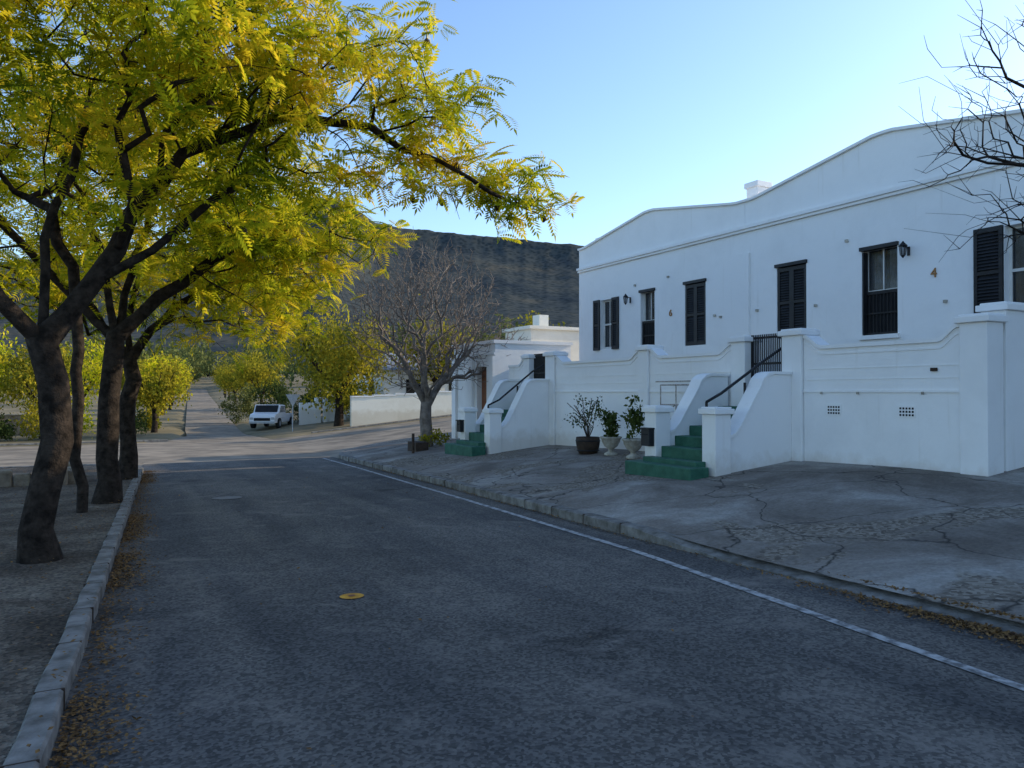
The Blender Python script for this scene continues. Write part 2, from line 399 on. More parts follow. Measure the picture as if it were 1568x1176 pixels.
def tree(name,limbs,ells,R0,bark,leafm=None,per=5,size=.42,bf=.25,rmin=.004,expo=.5,frac=.8,fj=.035):
    e=empty(name); pts=attract(ells)
    P,par,tips=grow(limbs,pts,bf,fj=fj); V,F=tubes(P,par,R0,expo,rmin)
    npmesh('trunk_and_branches',V,F,bark,e,smooth=True)
    if leafm:
        tp=P[tips]; tp=tp[rng.random(len(tp))<frac]
        v,f=fronds(tp,per,size); npmesh('foliage',v,f,leafm,e)
    return e,P,tips
def gz(x,y,h=.1): return float(zf(x,y))+h-.05
x,y=-.5,9.1; z=gz(x,y)
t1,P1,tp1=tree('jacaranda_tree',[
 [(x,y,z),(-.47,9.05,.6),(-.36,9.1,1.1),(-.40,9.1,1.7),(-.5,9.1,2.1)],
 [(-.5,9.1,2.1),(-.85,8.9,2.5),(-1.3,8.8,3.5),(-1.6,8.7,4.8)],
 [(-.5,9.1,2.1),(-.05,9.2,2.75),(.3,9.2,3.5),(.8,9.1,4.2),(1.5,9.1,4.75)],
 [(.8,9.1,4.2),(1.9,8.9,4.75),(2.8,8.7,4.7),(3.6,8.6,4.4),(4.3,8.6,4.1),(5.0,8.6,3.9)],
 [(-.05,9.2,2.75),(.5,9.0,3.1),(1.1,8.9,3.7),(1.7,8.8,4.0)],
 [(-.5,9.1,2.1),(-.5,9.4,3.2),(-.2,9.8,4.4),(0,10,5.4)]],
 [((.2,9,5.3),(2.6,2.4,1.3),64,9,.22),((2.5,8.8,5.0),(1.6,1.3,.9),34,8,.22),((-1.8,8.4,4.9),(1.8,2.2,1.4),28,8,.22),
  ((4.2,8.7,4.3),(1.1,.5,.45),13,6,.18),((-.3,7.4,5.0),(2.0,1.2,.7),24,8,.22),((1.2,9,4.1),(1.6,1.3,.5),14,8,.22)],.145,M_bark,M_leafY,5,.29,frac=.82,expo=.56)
x,y=.14,14.2; z=gz(x,y)
tree('jacaranda_tree',[
 [(x,y,z),(.15,14.2,1.0),(.2,14.2,1.9),(.25,14.2,2.5)],
 [(.25,14.2,2.5),(.9,14.2,3.2),(1.6,14.1,3.75),(2.2,14,4.2)],
 [(.25,14.2,2.5),(.1,14,3.5),(-.2,13.8,4.6)],
 [(.25,14.2,2.5),(-.5,14.4,3.3),(-1.3,14.5,4.2)],
 [(.25,14.2,2.5),(.5,14.5,3.6),(.9,15,5.2)]],
 [((.6,14.2,5.6),(3.0,2.4,2.0),60,9,.28),((3.1,14,4.3),(1.8,1.4,.95),36,8,.26),((-1.8,14,4.6),(1.8,1.6,1.3),22,8,.26)],.16,M_bark,M_leafY,5,.34,frac=.82,expo=.56)
x,y=.56,18.8; z=gz(x,y)
tree('jacaranda_tree',[
 [(x,y,z),(.55,18.8,1.0),(.6,18.8,2.3)],
 [(.6,18.8,2.3),(1.3,18.7,3.2),(2.0,18.6,4.0)],
 [(.6,18.8,2.3),(-.1,19,3.4),(-.6,19,4.4)],
 [(.6,18.8,2.3),(.7,19,3.8),(.9,19,5)]],
 [((.8,18.8,5.3),(3.2,2.6,2.2),54,8,.32),((2.8,18.4,3.9),(1.9,1.4,.95),26,8,.3),((-1.6,18.6,4.0),(1.6,1.5,1.0),18,8,.3)],.165,M_bark,M_leafY,5,.38,frac=.85,expo=.56)
x,y=-.2,13.0; z=gz(x,y)
tree('jacaranda_tree',[[(x,y,z),(-.25,13,1.5),(-.3,13,3.0)],[(-.3,13,3.0),(-.6,12.7,4.2)]],
 [((-.6,12.6,5.3),(1.6,1.4,1.0),16,8,.3)],.08,M_bark,M_leafY,5,.34)
V=[];F=[]
low=[i for i in tp1 if P1[i][0]>.3]
for i in rng.choice(low,30):
    q=P1[i]
    tubeVF([q,q+np.array([0,0,-.08])],[.004,.004],4,V,F)
    tubeVF([q+np.array([0,0,-.08]),q+np.array([0,0,-.11]),q+np.array([.01,0,-.15]),q+np.array([0,0,-.18])],[.01,.038,.042,.012],8,V,F)
npmesh('seed_pods',V,F,M_wood,t1,smooth=True)
x,y=8.96,22.4; z=gz(x,y,.12)
tree('bare_tree',[
 [(x,y,z),(8.98,22.4,.75),(9.0,22.4,1.2)],
 [(9,22.4,1.2),(8.5,22.3,2.0),(8.0,22.3,2.9)],[(9,22.4,1.2),(9.5,22.4,1.9),(10.1,22.4,2.5)],
 [(9,22.4,1.2),(9.0,22.7,2.3),(9.1,22.8,3.4)],[(9,22.4,1.2),(8.8,22.0,2.2),(8.9,21.8,3.0)]],
 [((8.9,22.4,4.0),(2.6,2.1,2.3),360,11,.22),((10.9,22.2,3.1),(1.4,1.1,1.2),80,9,.2)],.18,M_bark2,None,bf=.4,rmin=.009,expo=.47,fj=.03)
tree('bare_tree',[
 [(9.3,3.0,gz(9.3,3.0)),(9.25,3.0,1.5),(9.1,3.1,2.2)],[(9.1,3.1,2.2),(8.6,3.6,3.2),(8.2,3.9,4.2)],[(9.1,3.1,2.2),(9.5,3.3,3.4),(9.6,3.4,4.8)]],
 [((8.05,3.95,4.2),(1.25,1.1,1.6),120,9,.16),((9.5,3.2,4.6),(1.2,1.2,1.4),30,6,.25)],.075,M_bark,None,bf=.5,rmin=.0024,expo=.52,fj=.02)
def bushy(name,x,y,h,rw,rz,leafm,n,size,R0=.2,trunk=True,cl=40,bark=M_bark):
    e=empty(name); z=float(zf(x,y)); V=[];F=[]
    if trunk:
        fork=z+h*.3
        tubeVF([(x,y,z-.1),(x+.05,y,z+h*.15),(x,y,fork)],[R0*1.3,R0,R0*.85],8,V,F)
        for k in range(6):
            a=k*1.05+random.random(); tubeVF([(x,y,fork-.1),(x+math.cos(a)*rw*.3,y+math.sin(a)*rw*.3,z+h*.5),(x+math.cos(a)*rw*.65,y+math.sin(a)*rw*.65,z+h*.75)],[R0*.5,R0*.33,R0*.12],6,V,F)
        npmesh('trunk',V,F,bark,e,smooth=True)
    v,f=leafcloud((x,y,z+h-rz),(rw,rw,rz),n,size,cl); npmesh('foliage',v,f,leafm,e); return e
bushy('olive_tree',12.4,44.5,6.4,3.6,2.4,M_leafO,9500,.2,.24,cl=70)
bushy('green_tree',19,38.5+7,6.0,2.6,2.0,M_leafO,4000,.22,cl=40)
bushy('yellow_tree',21.5,36.4,5.2,1.8,1.4,M_leafO,3000,.2,cl=30)
k=0
for yy_ in (48,57,66,76,90,106,126,150,178):
    for side in (-1,1):
        xx_=(float(fl(yy_))-1.6-random.random()) if side<0 else float(fr(yy_))+2.0+random.random()*1.5
        if side>0 and yy_<60: continue
        h=random.uniform(4.4,6.4)
        bushy('street_tree',xx_,yy_+random.uniform(-2,2),h,h*.42,h*.36,M_leafY if side<0 and k%3 else M_leafO,2800,.22,.15,cl=36); k+=1
VV=[];FFF=[];o=0
for i in range(190):
    yy_=random.uniform(70,420); xx_=float(Lk(yy_))+random.choice([-1,1])*random.uniform(9,20+yy_*.45)+3
    h=random.uniform(5,10)*(1+.3*(yy_>200)); zz=float(zf(xx_,yy_))
    v,f=leafcloud((xx_,yy_,zz+h*.5),(h*.5,h*.5,h*.5),420,h*.09,16); VV.append(v);FFF.append(f+o);o+=len(v)
for i in range(60):
    yy_=random.uniform(200,460); xx_=float(Lk(yy_))+random.uniform(-30,30); h=random.uniform(9,17); zz=float(zf(xx_,yy_))
    v,f=leafcloud((xx_,yy_,zz+h*.45),(h*.5,h*.5,h*.5),420,h*.09,16); VV.append(v);FFF.append(f+o);o+=len(v)
npmesh('distant_trees',np.concatenate(VV),np.concatenate(FFF),M_leafFar)
def shrub(name,x,y,rw,rz,leafm,n,size,cl=14):
    v,f=leafcloud((x,y,float(zf(x,y))+rz*.85),(rw,rw,rz),n,size,cl); return npmesh(name,v,f,leafm)
shrub('shrub',11.0,57,2.0,1.9,M_leafG,3500,.16); shrub('shrub',9.4,60,1.4,1.5,M_leafFar,2500,.16)
shrub('shrub',12.8,52.5,1.5,1.4,M_leafG,2500,.16); shrub('shrub',14.5,48.5,1.5,1.7,M_leafO,2500,.16)
shrub('shrub',1.4,46,1.1,.8,M_leafG,2000,.13); shrub('shrub',2.6,52,1.0,.9,M_leafO,1800,.13)
for i in range(9): shrub('shrub',-14+i*1.6,44+random.uniform(-.5,1.2),1.3,random.uniform(.7,1.4),(M_leafG,M_leafO,M_leafY)[i%3],1500,.14,12)
bushy('garden_tree',-2.5,46,5.2,2.4,1.9,M_leafO,4500,.18,.13); bushy('garden_tree',-6.5,48,6.2,3,2.4,M_leafY,5000,.2,.15); bushy('garden_tree',-1,56,6,2.8,2.2,M_leafY,4000,.2,.15)
# ------------------------------------------------------------------ white town houses
XF=13.0
def shutter(e,y0,y1,z0,z1,x):
    L=[(x-.04,x,y0,y0+.06,z0,z1),(x-.04,x,y1-.06,y1,z0,z1),(x-.038,x-.002,y0+.06,y1-.06,z0,z0+.08),(x-.038,x-.002,y0+.06,y1-.06,z1-.08,z1),(x-.038,x-.002,y0+.06,y1-.06,(z0+z1)/2-.03,(z0+z1)/2+.03)]
    boxes('shutter_frame',L,M_black,e)
    V=[];F=[];z=z0+.09
    while z<z1-.12:
        if abs(z+.02-(z0+z1)/2)>.06:
            o=len(V); V+=[(x-.036,y0+.06,z),(x-.036,y1-.06,z),(x-.006,y1-.06,z+.045),(x-.006,y0+.06,z+.045),(x-.036,y0+.06,z+.008),(x-.036,y1-.06,z+.008),(x-.006,y1-.06,z+.053),(x-.006,y0+.06,z+.053)]
            F+=[(o,o+1,o+2,o+3),(o+4,o+5,o+6,o+7),(o,o+1,o+5,o+4),(o+2,o+3,o+7,o+6)]
        z+=.055
    mesh('shutter_louvres',V,F,M_black,e)
    box('shutter_back',x-.004,x-.001,y0+.061,y1-.061,z0+.081,z1-.081,M_dark,e)
def window(e,y0,y1,z0,z1,bars=False,curtain=True):
    x=XF+.12; zm=(z0+z1)/2; ym=(y0+y1)/2
    boxes('window_frame',[(x,x+.05,y0,y0+.05,z0,z1),(x,x+.05,y1-.05,y1,z0,z1),(x+.001,x+.049,y0+.05,y1-.05,z1-.05,z1),(x+.001,x+.049,y0+.05,y1-.05,z0,z0+.06),(x-.004,x+.046,y0+.05,y1-.05,zm-.025,zm+.025),(x+.004,x+.04,ym-.012,ym+.012,z0+.06,zm-.025),(x+.004,x+.04,ym-.012,ym+.012,zm+.025,z1-.05)],M_frame,e)
    box('window_glass',x+.02,x+.026,y0+.05,y1-.05,z0+.06,z1-.05,M_glass,e)
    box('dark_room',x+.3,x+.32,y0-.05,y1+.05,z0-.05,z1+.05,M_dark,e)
    if curtain:
        for a,b_ in ((y0+.04,y0+.04+(y1-y0)*.36),(y1-.04-(y1-y0)*.36,y1-.04)):
            n=24; V=[];F=[]
            for i in range(n+1):
                yy=a+(b_-a)*i/n; xo=x+.09+.015*math.sin(i*1.9)
                V+=[(xo,yy,(zm-.05 if bars else z0+.05)),(xo,yy,z1-.05)]
                if i: F.append((2*i-2,2*i-1,2*i+1,2*i))
            mesh('curtain',V,F,M_curt,e,smooth=True)
    if bars:
        x=XF+.05
        L=[(x,x+.03,y0,y1,zm-.06,zm+.0),(x,x+.03,y0,y0+.04,z0,zm-.061),(x,x+.03,y1-.04,y1,z0,zm-.061),(x+.001,x+.029,y0+.04,y1-.04,z0,z0+.05),(x+.001,x+.029,y0+.04,y1-.04,z0+.4,z0+.43)]
        yy=y0+.09
        while yy<y1-.06: L.append((x+.005,x+.02,yy,yy+.014,z0+.05,zm-.06)); yy+=.075
        boxes('security_bars',L,M_iron,e)
        boxes('dark_panel',[(x+.04,x+.05,y0,y1,z0,zm-.06)],M_dark,e)
def lintel(e,y0,y1,z1): boxes('lintel_hood',[(XF-.05,XF+.1,y0-.03,y1+.03,z1-.07,z1-.001)],M_black,e)
def wall_open(e,y0,y1,z0,z1,ops):
    L=[];cur=y0
    for a,b_,c,d in sorted(ops):
        L.append((XF,XF+.3,cur,a,z0,z1)); L.append((XF,XF+.3,a,b_,z0,c)); L.append((XF,XF+.3,a,b_,d,z1)); cur=b_
    L.append((XF,XF+.3,cur,y1,z0,z1)); boxes('front_wall',L,M_white,e)
def house(name,ya,yb,ops,prof):
    e=empty(name); wall_open(e,ya,yb,-.6,5.2,ops)
    prism('parapet',[(ya,5.2)]+[(yb,5.2)]+list(reversed(prof)),XF,XF+.3,'x',M_white,e)
    strip('parapet_coping',prof,.055,XF-.06,XF+.36,'x',M_white,e)
    boxes('cornice',[(XF-.1,XF-.001,ya,yb,5.30,5.37),(XF-.06,XF-.001,ya,yb,5.24,5.299)],M_white,e)
    boxes('side_and_rear_walls',[(XF+.301,21.5,ya+.001,ya+.3,-.6,5.6),(XF+.301,21.5,yb-.3,yb-.001,-.6,5.6),(21.5,21.8,ya,yb,-.6,5.4)],M_white,e)
    mesh('roof',[(XF+.3,ya+.3,5.45),(XF+.3,yb-.3,5.45),(21.5,yb-.3,4.9),(21.5,ya+.3,4.9)],[(0,1,2,3)],M_roof,e)
    return e
def gable(c,hw,zl,zh):
    out=[]
    for i in range(33):
        u=-1+2*i/32; a=max(0,min(1,(abs(u)-.05)/.87)); out.append((c+u*hw,zh-(zh-zl)*a))
    return out
h1=house('unseen_shading_townhouse',5.9,12.95,[(6.6,7.24,2.85,4.30),(9.15,9.9,2.68,4.36),(11.23,12.02,2.75,4.33)],gable(9.43,3.52,5.93,6.45))
h2=house('unseen_shading_townhouse',12.951,19.84,[(14.25,15.0,2.75,4.33),(16.2,16.8,1.55,4.33),(18.1,18.7,2.85,4.28)],gable(16.4,3.44,5.93,6.42))
shade_h3=house('unseen_shading_townhouse',-1.6,5.88,[(-.2,.6,2.3,4.3),(2.0,2.8,1.6,4.33),(4.0,4.7,2.3,4.3)],gable(2.14,3.73,5.93,6.42))  # unseen house added so its shadow covers the foreground road
shade_h4=house('unseen_shading_townhouse',-16,-1.61,[(-14,-13.2,2.3,4.3),(-9,-8.2,1.6,4.33),(-4,-3.2,2.3,4.3)],gable(-8.8,7.19,5.93,6.42))  # further unseen house, added for the foreground shade
for h_,ops_ in ((shade_h3,[(-.2,.6),(2.0,2.8),(4.0,4.7)]),(shade_h4,[(-14,-13.2),(-9,-8.2),(-4,-3.2)])):
    for a,b_ in ops_: window(h_,a,b_,2.3,4.3)
    boxes('door_step',[(XF-.6,XF-.001,ops_[1][0]-.2,ops_[1][1]+.2,0,1.58)],M_green,h_)
    boxes('door_panel',[(XF+.08,XF+.1,ops_[1][0],ops_[1][1],1.6,2.29)],M_black,h_)
window(h1,6.6,7.24,2.85,4.30); shutter(h1,7.25,7.72,2.82,4.32,XF-.01); shutter(h1,6.12,6.59,2.82,4.32,XF-.01)
window(h1,9.15,9.9,2.68,4.36,bars=True)
boxes('open_shutter_leaf',[(XF-.02,XF+.11,9.85,9.88,2.69,4.28)],M_black,h1)
shutter(h1,11.24,11.63,2.76,4.27,XF+.05); shutter(h1,11.63,12.01,2.76,4.27,XF+.05); lintel(h1,11.23,12.02,4.36); lintel(h1,9.15,9.9,4.38)
shutter(h2,14.26,14.63,2.76,4.27,XF+.05); shutter(h2,14.63,14.99,2.76,4.27,XF+.05); lintel(h2,14.25,15.0,4.36)
window(h2,16.2,16.8,2.7,4.33,bars=True); box('door_leaf',XF+.1,XF+.14,16.2,16.8,1.55,2.69,M_black,h2); lintel(h2,16.2,16.8,4.36)
window(h2,18.1,18.7,2.85,4.28); shutter(h2,18.71,19.02,2.82,4.30,XF-.01); shutter(h2,17.78,18.09,2.82,4.30,XF-.01)
boxes('window_sill',[(XF-.06,XF+.12,9.1,9.95,2.60,2.679)],M_white,h1)
boxes('pilaster',[(XF-.05,XF-.001,12.8,13.14,1.5,4.75)],M_white,h1)
boxes('chimney',[(13.6,14.0,13.15,13.5,5.2,6.43),(13.56,14.04,13.11,13.54,6.43,6.56)],M_white,h2,bev=.01)
boxes('chimney',[(13.5,13.9,19.3,19.6,5.2,6.22),(13.46,13.94,19.26,19.64,6.22,6.32)],M_white,h2,bev=.01)
boxes('wall_vent',[(XF-.04,XF-.001,y_,y_+.06,z_,z_+.05) for y_,z_ in ((10.2,4.55),(12.55,3.4),(10.95,3.35),(8.2,3.15),(15.6,4.55),(17.0,4.5),(13.7,3.35),(13.9,3.4))],M_stone,h1)
def lantern(e,y,z):
    boxes('lantern_bracket',[(XF-.02,XF-.001,y-.025,y+.025,z-.14,z+.02),(XF-.17,XF-.02,y-.01,y+.01,z+.0,z+.02)],M_iron,e)
    lathe('lantern_top',[(.008,.11),(.02,.09),(.075,.03),(.08,.02)],(XF-.17,y,z),M_iron,e,6)
    lathe('lantern_glass',[(.062,.019),(.042,-.14)],(XF-.17,y,z),M_glass,e,6)
    lathe('lantern_base',[(.045,-.141),(.03,-.165),(.004,-.2)],(XF-.17,y,z),M_iron,e,6)
    rods('lantern_ribs',[[(XF-.17+.066*math.cos(a),y+.066*math.sin(a),z+.02),(XF-.17+.044*math.cos(a),y+.044*math.sin(a),z-.145)] for a in np.arange(0,6.2,1.047)],.005,M_iron,e,4)
lantern(h1,8.92,4.22); lantern(h2,17.25,4.2)
def number(e,txt,y,z):
    c=bpy.data.curves.new('house_number','FONT'); c.body=txt; c.size=.24; c.extrude=.01; c.materials.append(M_num)
    o=bpy.data.objects.new('house_number',c); link(o,e); o.location=(XF-.015,y,z); o.rotation_euler=(math.pi/2,0,-math.pi/2)
number(h1,'4',8.5,3.62); number(h2,'6',15.6,3.55)
# ---------------- stoops
XW=10.7
def sm(a,b_,z0,z1,n=8):
    return [(a+(b_-a)*i/n, z0+(z1-z0)*(.5-.5*math.cos(math.pi*i/n))) for i in range(n+1)]
def stoop_wall(e,prof):
    y0,y1=prof[0][0],prof[-1][0]
    prism('stoop_wall',[(y0,-.6),(y1,-.6)]+list(reversed(prof)),XW,XW+.25,'x',M_white,e)
    strip('stoop_coping',prof,.06,XW-.035,XW+.285,'x',M_white,e)
    strip('stoop_band',[(a,b_-.10) for a,b_ in prof],.025,XW-.012,XW-.001,'x',M_white,e)
    boxes('string_course',[(XW-.02,XW-.001,y0,y1,1.59,1.625),(XW-.008,XW-.001,y0,y1,1.98,1.992),(XW-.008,XW-.001,y0,y1,1.8,1.81)],M_white,e)
def pier(e,x0,x1,y0,y1,z1,z0=-.6,c=.05):
    boxes('pier',[(x0,x1,y0,y1,z0,z1-.12)],M_white,e,bev=.012)
    boxes('pier_cap',[(x0-c,x1+c,y0-c,y1+c,z1-.12,z1-.03),(x0-.01,x1+.01,y0-.01,y1+.01,z1-.03,z1)],M_white,e,bev=.012)
stoop_wall(h1,sm(6.56,6.9,2.52,2.32)+sm(8.9,9.3,2.32,2.52))
pier(h1,XW-.06,XW+.32,6.16,6.55,2.68); pier(h1,XW-.06,XW+.32,9.31,9.74,2.70)
boxes('end_wall',[(XW+.33,XF,6.22,6.47,-.6,2.45)],M_white,h1); pier(h1,11.1,11.6,6.17,6.52,2.86)
boxes('end_wall_louvre',[(11.75,12.3,6.18,6.219,1.6,2.35)]+[(11.76,12.29,6.16,6.18,1.62+.06*i,1.65+.06*i) for i in range(12)],M_black,h1)
boxes('stoop_floor',[(XW+.25,XF,6.47,12.9,1.3,1.5)],M_conc,h1); boxes('stoop_floor',[(XW+.25,XF,12.951,19.9,1.3,1.5)],M_conc,h2)
pier(h1,XW-.06,XW+.32,10.62,10.98,2.66)
stoop_wall(h2,sm(10.99,11.4,2.5,2.32)+sm(13.1,13.5,2.32,2.5)); pier(h2,XW-.06,XW+.32,13.51,13.86,2.64)
stoop_wall(h2,sm(13.87,14.25,2.5,2.32)+sm(17.0,17.45,2.32,2.5)); pier(h2,XW-.06,XW+.32,17.46,17.92,2.68)
pier(h2,XW-.06,XW+.32,18.8,19.15,2.66); stoop_wall(h2,sm(19.16,19.5,2.5,2.32)+[(20.1,2.32)])
boxes('end_wall',[(XW+.25,XF,19.85,20.1,-.6,2.3)],M_white,h2)
for ya in (7.25,8.55):
    boxes('vent_frame',[(XW-.012,XW-.001,ya,ya+.30,1.22,1.40)],M_white,h1)
    boxes('vent_holes',[(XW-.016,XW-.012,ya+.02+.05*i,ya+.05+.05*i,1.235+.05*j,1.265+.05*j) for i in range(5) for j in range(3)],M_dark,h1)
boxes('wall_pipe',[(XW-.03,XW-.009,6.9,7.0,1.9,1.95)],M_wood,h1)
boxes('wall_pegs',[(XW-.05,XW-.021,y_,y_+.03,1.56,1.60) for y_ in (7.1,8.2,8.9)],M_stone,h1)
def stair(e,yn,wid,zg):
    a0,a1=yn,yn+.32; b0,b1=yn+.32+wid,yn+.64+wid; n=7; top=1.5; rise=(top-zg)/n; x0=8.62; tr=(XW-x0)/(n-1)
    for c0,c1 in ((a0,a1),(b0,b1)):
        pier(e,8.84,9.18,c0,c1,zg+1.08,zg-.5,c=.045)
        pr=[(9.181,zg-.5),(9.181,zg+.56),(9.30,zg+.60),(9.42,zg+.72),(9.86,1.62),(9.95,1.78),(10.07,1.87),(10.2,1.90),(XW-.061,1.90),(XW-.061,zg-.5)]
        prism('stair_cheek',pr,c0+.05,c1-.03,'y',M_white,e,bev=.01)
        cp=pr[1:-1]; strip('cheek_coping',cp,.05,c0+.02,c1-.0,'y',M_white,e)
    boxes('step',[(x0-.25,x0+.15,a1-.25,b0+.3,zg-.3,zg+rise*.55)],M_green,e,bev=.02)
    for i in range(n-1):
        xa=x0+tr*i
        w0,w1=(a1-.1,b0+.1) if xa<8.8 else (a1-.029,b0+.049)
        boxes('step',[(xa,8.839 if xa<8.8 else XW+.25,w0,w1,zg-.3,zg+rise*(i+1)+.001*i)],M_green,e,bev=.015)
    boxes('step_core',[(8.84,XW+.25,a1-.028,b0+.048,zg-.4,zg+rise*.9)],M_green,e)
    yr=a1+.04
    rods('handrail',[[(8.98,yr,zg+1.16),(9.3,yr,zg+1.30),(10.3,yr,2.14),(10.75,yr,2.38)],[(8.98,yr,zg+.1),(8.98,yr,zg+1.16)],[(9.85,yr,1.0),(9.85,yr,1.76)]],.026,M_iron,e)
    segs=[];yy=a1+.02
    while yy<b0-.35: segs.append([(XW+.12,yy,1.55),(XW+.12,yy,2.66)]); yy+=.045
    rods('gate_bars',segs,.013,M_iron,e,5)
    boxes('gate_frame',[(XW+.105,XW+.135,a1,b0-.36,z_,z_+.04) for z_ in (1.56,2.1,2.58)]+[(XW+.1,XW+.14,a1,a1+.03,1.55,2.66),(XW+.1,XW+.14,b0-.39,b0-.36,1.55,2.66)],M_iron,e)
stair(h1,9.47,1.2,.27); stair(h2,17.66,1.2,.09)
def mailbox(x,y,z):
    e=empty('mailbox'); boxes('box',[(x-.12,x-.001,y,y+.24,z,z+.3)],M_black,e,bev=.01); boxes('lid',[(x-.14,x-.001,y-.01,y+.25,z+.301,z+.33)],M_iron,e); boxes('slot',[(x-.125,x-.121,y+.04,y+.2,z+.2,z+.22)],M_dark,e)
mailbox(8.84,11.03,.62); mailbox(8.84,19.23,.5)
# ---------------- neighbours
nb=empty('white_cottage')
boxes('walls',[(10.75,13.5,21.1,21.7,-.8,3.1),(10.75,13.5,22.4,24.2,-.8,3.1),(10.75,13.5,21.7,22.4,2.4,3.1),(11.0,13.5,21.7,22.4,-.8,2.4)],M_white,nb)
boxes('parapet_trim',[(10.68,13.55,21.05,24.25,3.1,3.2),(10.71,10.749,21.1,24.2,2.75,2.82),(10.66,10.749,21.1,21.35,-.8,2.7),(10.66,10.749,22.6,22.85,-.8,2.7),(10.66,10.749,23.9,24.2,-.8,2.7)],M_white,nb)
boxes('door',[(10.93,10.99,21.7,22.4,.2,2.38)]+[(10.91,10.93,21.76,22.34,.3+.09*i,.35+.09*i) for i in range(22)],M_door,nb)
boxes('courtyard_wall',[(12.0,12.2,20.11,21.09,-.6,2.6)],M_white,nb)
cb=empty('cream_house'); boxes('walls',[(13.9,22,24.4,26.4,-.5,3.9)],M_cream,cb); boxes('coping',[(13.8,22.1,24.3,26.5,3.9,4.02),(14.6,15.0,25,25.5,4.02,4.5)],M_cream,cb)
boxes('windows',[(13.88,13.899,25,25.7,1.6,3)],M_dark,cb)
gw=empty('white_garden_wall')
L=[]
for i in range(14):
    x0=12.6+i*1.3; L.append((x0,x0+1.3,42.6,42.85,-1.2,1.3+.07*i))
boxes('wall',L,M_cream,gw); boxes('coping',[(a-.0,b_-.001,42.55,42.9,z,z+.07) for a,b_,_,_,_,z in L],M_white,gw)
fh=empty('far_white_house'); boxes('walls',[(16,25,47,55,-.5,3.0)],M_white,fh)
mesh('roof',[(15.7,46.7,3.0),(25.3,46.7,3.0),(25.3,55.3,3.0),(15.7,55.3,3.0),(17.5,51,4.3),(23.5,51,4.3)],[(0,1,5,4),(1,2,5),(2,3,4,5),(3,0,4)],M_roof,fh)
boxes('windows',[(17.5,18.5,46.97,46.999,1.2,2.4),(20.5,21.5,46.97,46.999,1.2,2.4),(15.97,15.999,49,50,1.2,2.4)],M_dark,fh)
gw2=empty('white_gate_wall'); boxes('walls',[(11.4,12.4,50.0,50.2,-.8,.9),(13.2,14.4,50.0,50.2,-.8,.9)],M_white,gw2); boxes('posts',[(12.4,12.75,49.95,50.25,-.8,1.25),(12.95,13.2,49.95,50.25,-.8,1.25)],M_white,gw2)
sp=empty('stone_garden_edging')
L=[]
for i in range(9): L.append((-3.4+i*.32,-3.12+i*.32+.02,18.2+random.uniform(-.05,.05),18.5,-.4,.0+random.uniform(-.08,.05)))
for i in range(7): L.append((-.62+random.uniform(-.04,.04),-.35,18.5+i*.32,18.79+i*.32,-.4,-.02+random.uniform(-.08,.05)))
boxes('stones',L,M_rubble,sp,bev=.05)
lw=empty('far_low_wall'); boxes('wall',[(-16,-1,51,51.25,-1,.3)],M_rubble,lw); boxes('coping',[(-16,-1,50.95,51.3,.3,.36)],M_stone,lw)
# ---------------- planters
def planter_barrel(x,y):
    e=empty('barrel_planter'); z=gz(x,y,.17)
    lathe('barrel',[(.21,0),(.26,.15),(.28,.28),(.27,.38),(.24,.38),(.23,.33)],(x,y,z),M_wood,e,18)
    for h in (.08,.3): lathe('hoop',[(.25+h*.1,h-.015),(.262+h*.09,h),(.25+h*.1,h+.015)],(x,y,z),M_iron,e,18)
    segs=[[(x,y,z+.3),(x+random.uniform(-.1,.1),y+random.uniform(-.1,.1),z+.6),(x+random.uniform(-.4,.4),y+random.uniform(-.45,.45),z+random.uniform(.85,1.3))] for _ in range(14)]
    rods('stems',segs,.008,M_wood,e,4)
    v,f=leafcloud((x,y,z+.92),(.5,.55,.4),450,.06,20); npmesh('leaves',v,f,M_leafG,e)
def planter_urn(x,y,tall):
    e=empty('urn_planter'); z=gz(x,y,.17)
    lathe('urn',[(.15,0),(.15,.05),(.06,.09),(.06,.14),(.14,.2),(.2,.3),(.21,.36),(.24,.38),(.24,.41),(.19,.41),(.18,.36)],(x,y,z),M_stone,e,20)
    v,f=leafcloud((x,y,z+.42+tall*.5),(.2,.22,tall*.6),620,.08,18); npmesh('leaves',v,f,M_leafG,e)
planter_barrel(9.9,14.75); planter_urn(9.9,13.85,.5); planter_urn(9.75,12.85,.8)
tf=empty('wire_plant_stand'); z=gz(10.3,12.3,.17); segs=[]
ya0,ya1=11.5,12.4
for xa in (10.1,10.5):
    for ya in (ya0,ya1): segs.append([(xa,ya,z),(xa,ya,z+1.45)])
for zz in (z+.75,z+1.05,z+1.45):
    for xa in (10.1,10.5): segs.append([(xa,ya0,zz),(xa,ya1,zz)])
    for ya in (ya0,ya1): segs.append([(10.1,ya,zz),(10.5,ya,zz)])
for ya in np.arange(ya0+.1,ya1,.1): segs.append([(10.1,ya,z+.75),(10.5,ya,z+.75)])
segs.append([(10.1,ya0-.15,z+1.52),(10.1,ya1+.15,z+1.52)]); segs.append([(10.1,ya0,z+.75),(10.1,(ya0+ya1)/2,z+1.05),(10.1,ya1,z+.75)])
rods('frame',segs,.013,M_wire,tf,5)
pt=empty('low_planter'); boxes('box',[(8.2,8.6,21.2,21.9,-.5,.12),],M_wood,pt,bev=.02); rods('post',[[(8.0,20.9,-.2),(8.0,20.9,.4)]],.04,M_wood,pt)
v,f=leafcloud((9.1,22.2,.15),(.6,.6,.25),500,.09,10); npmesh('leaves',v,f,M_leafO,pt)
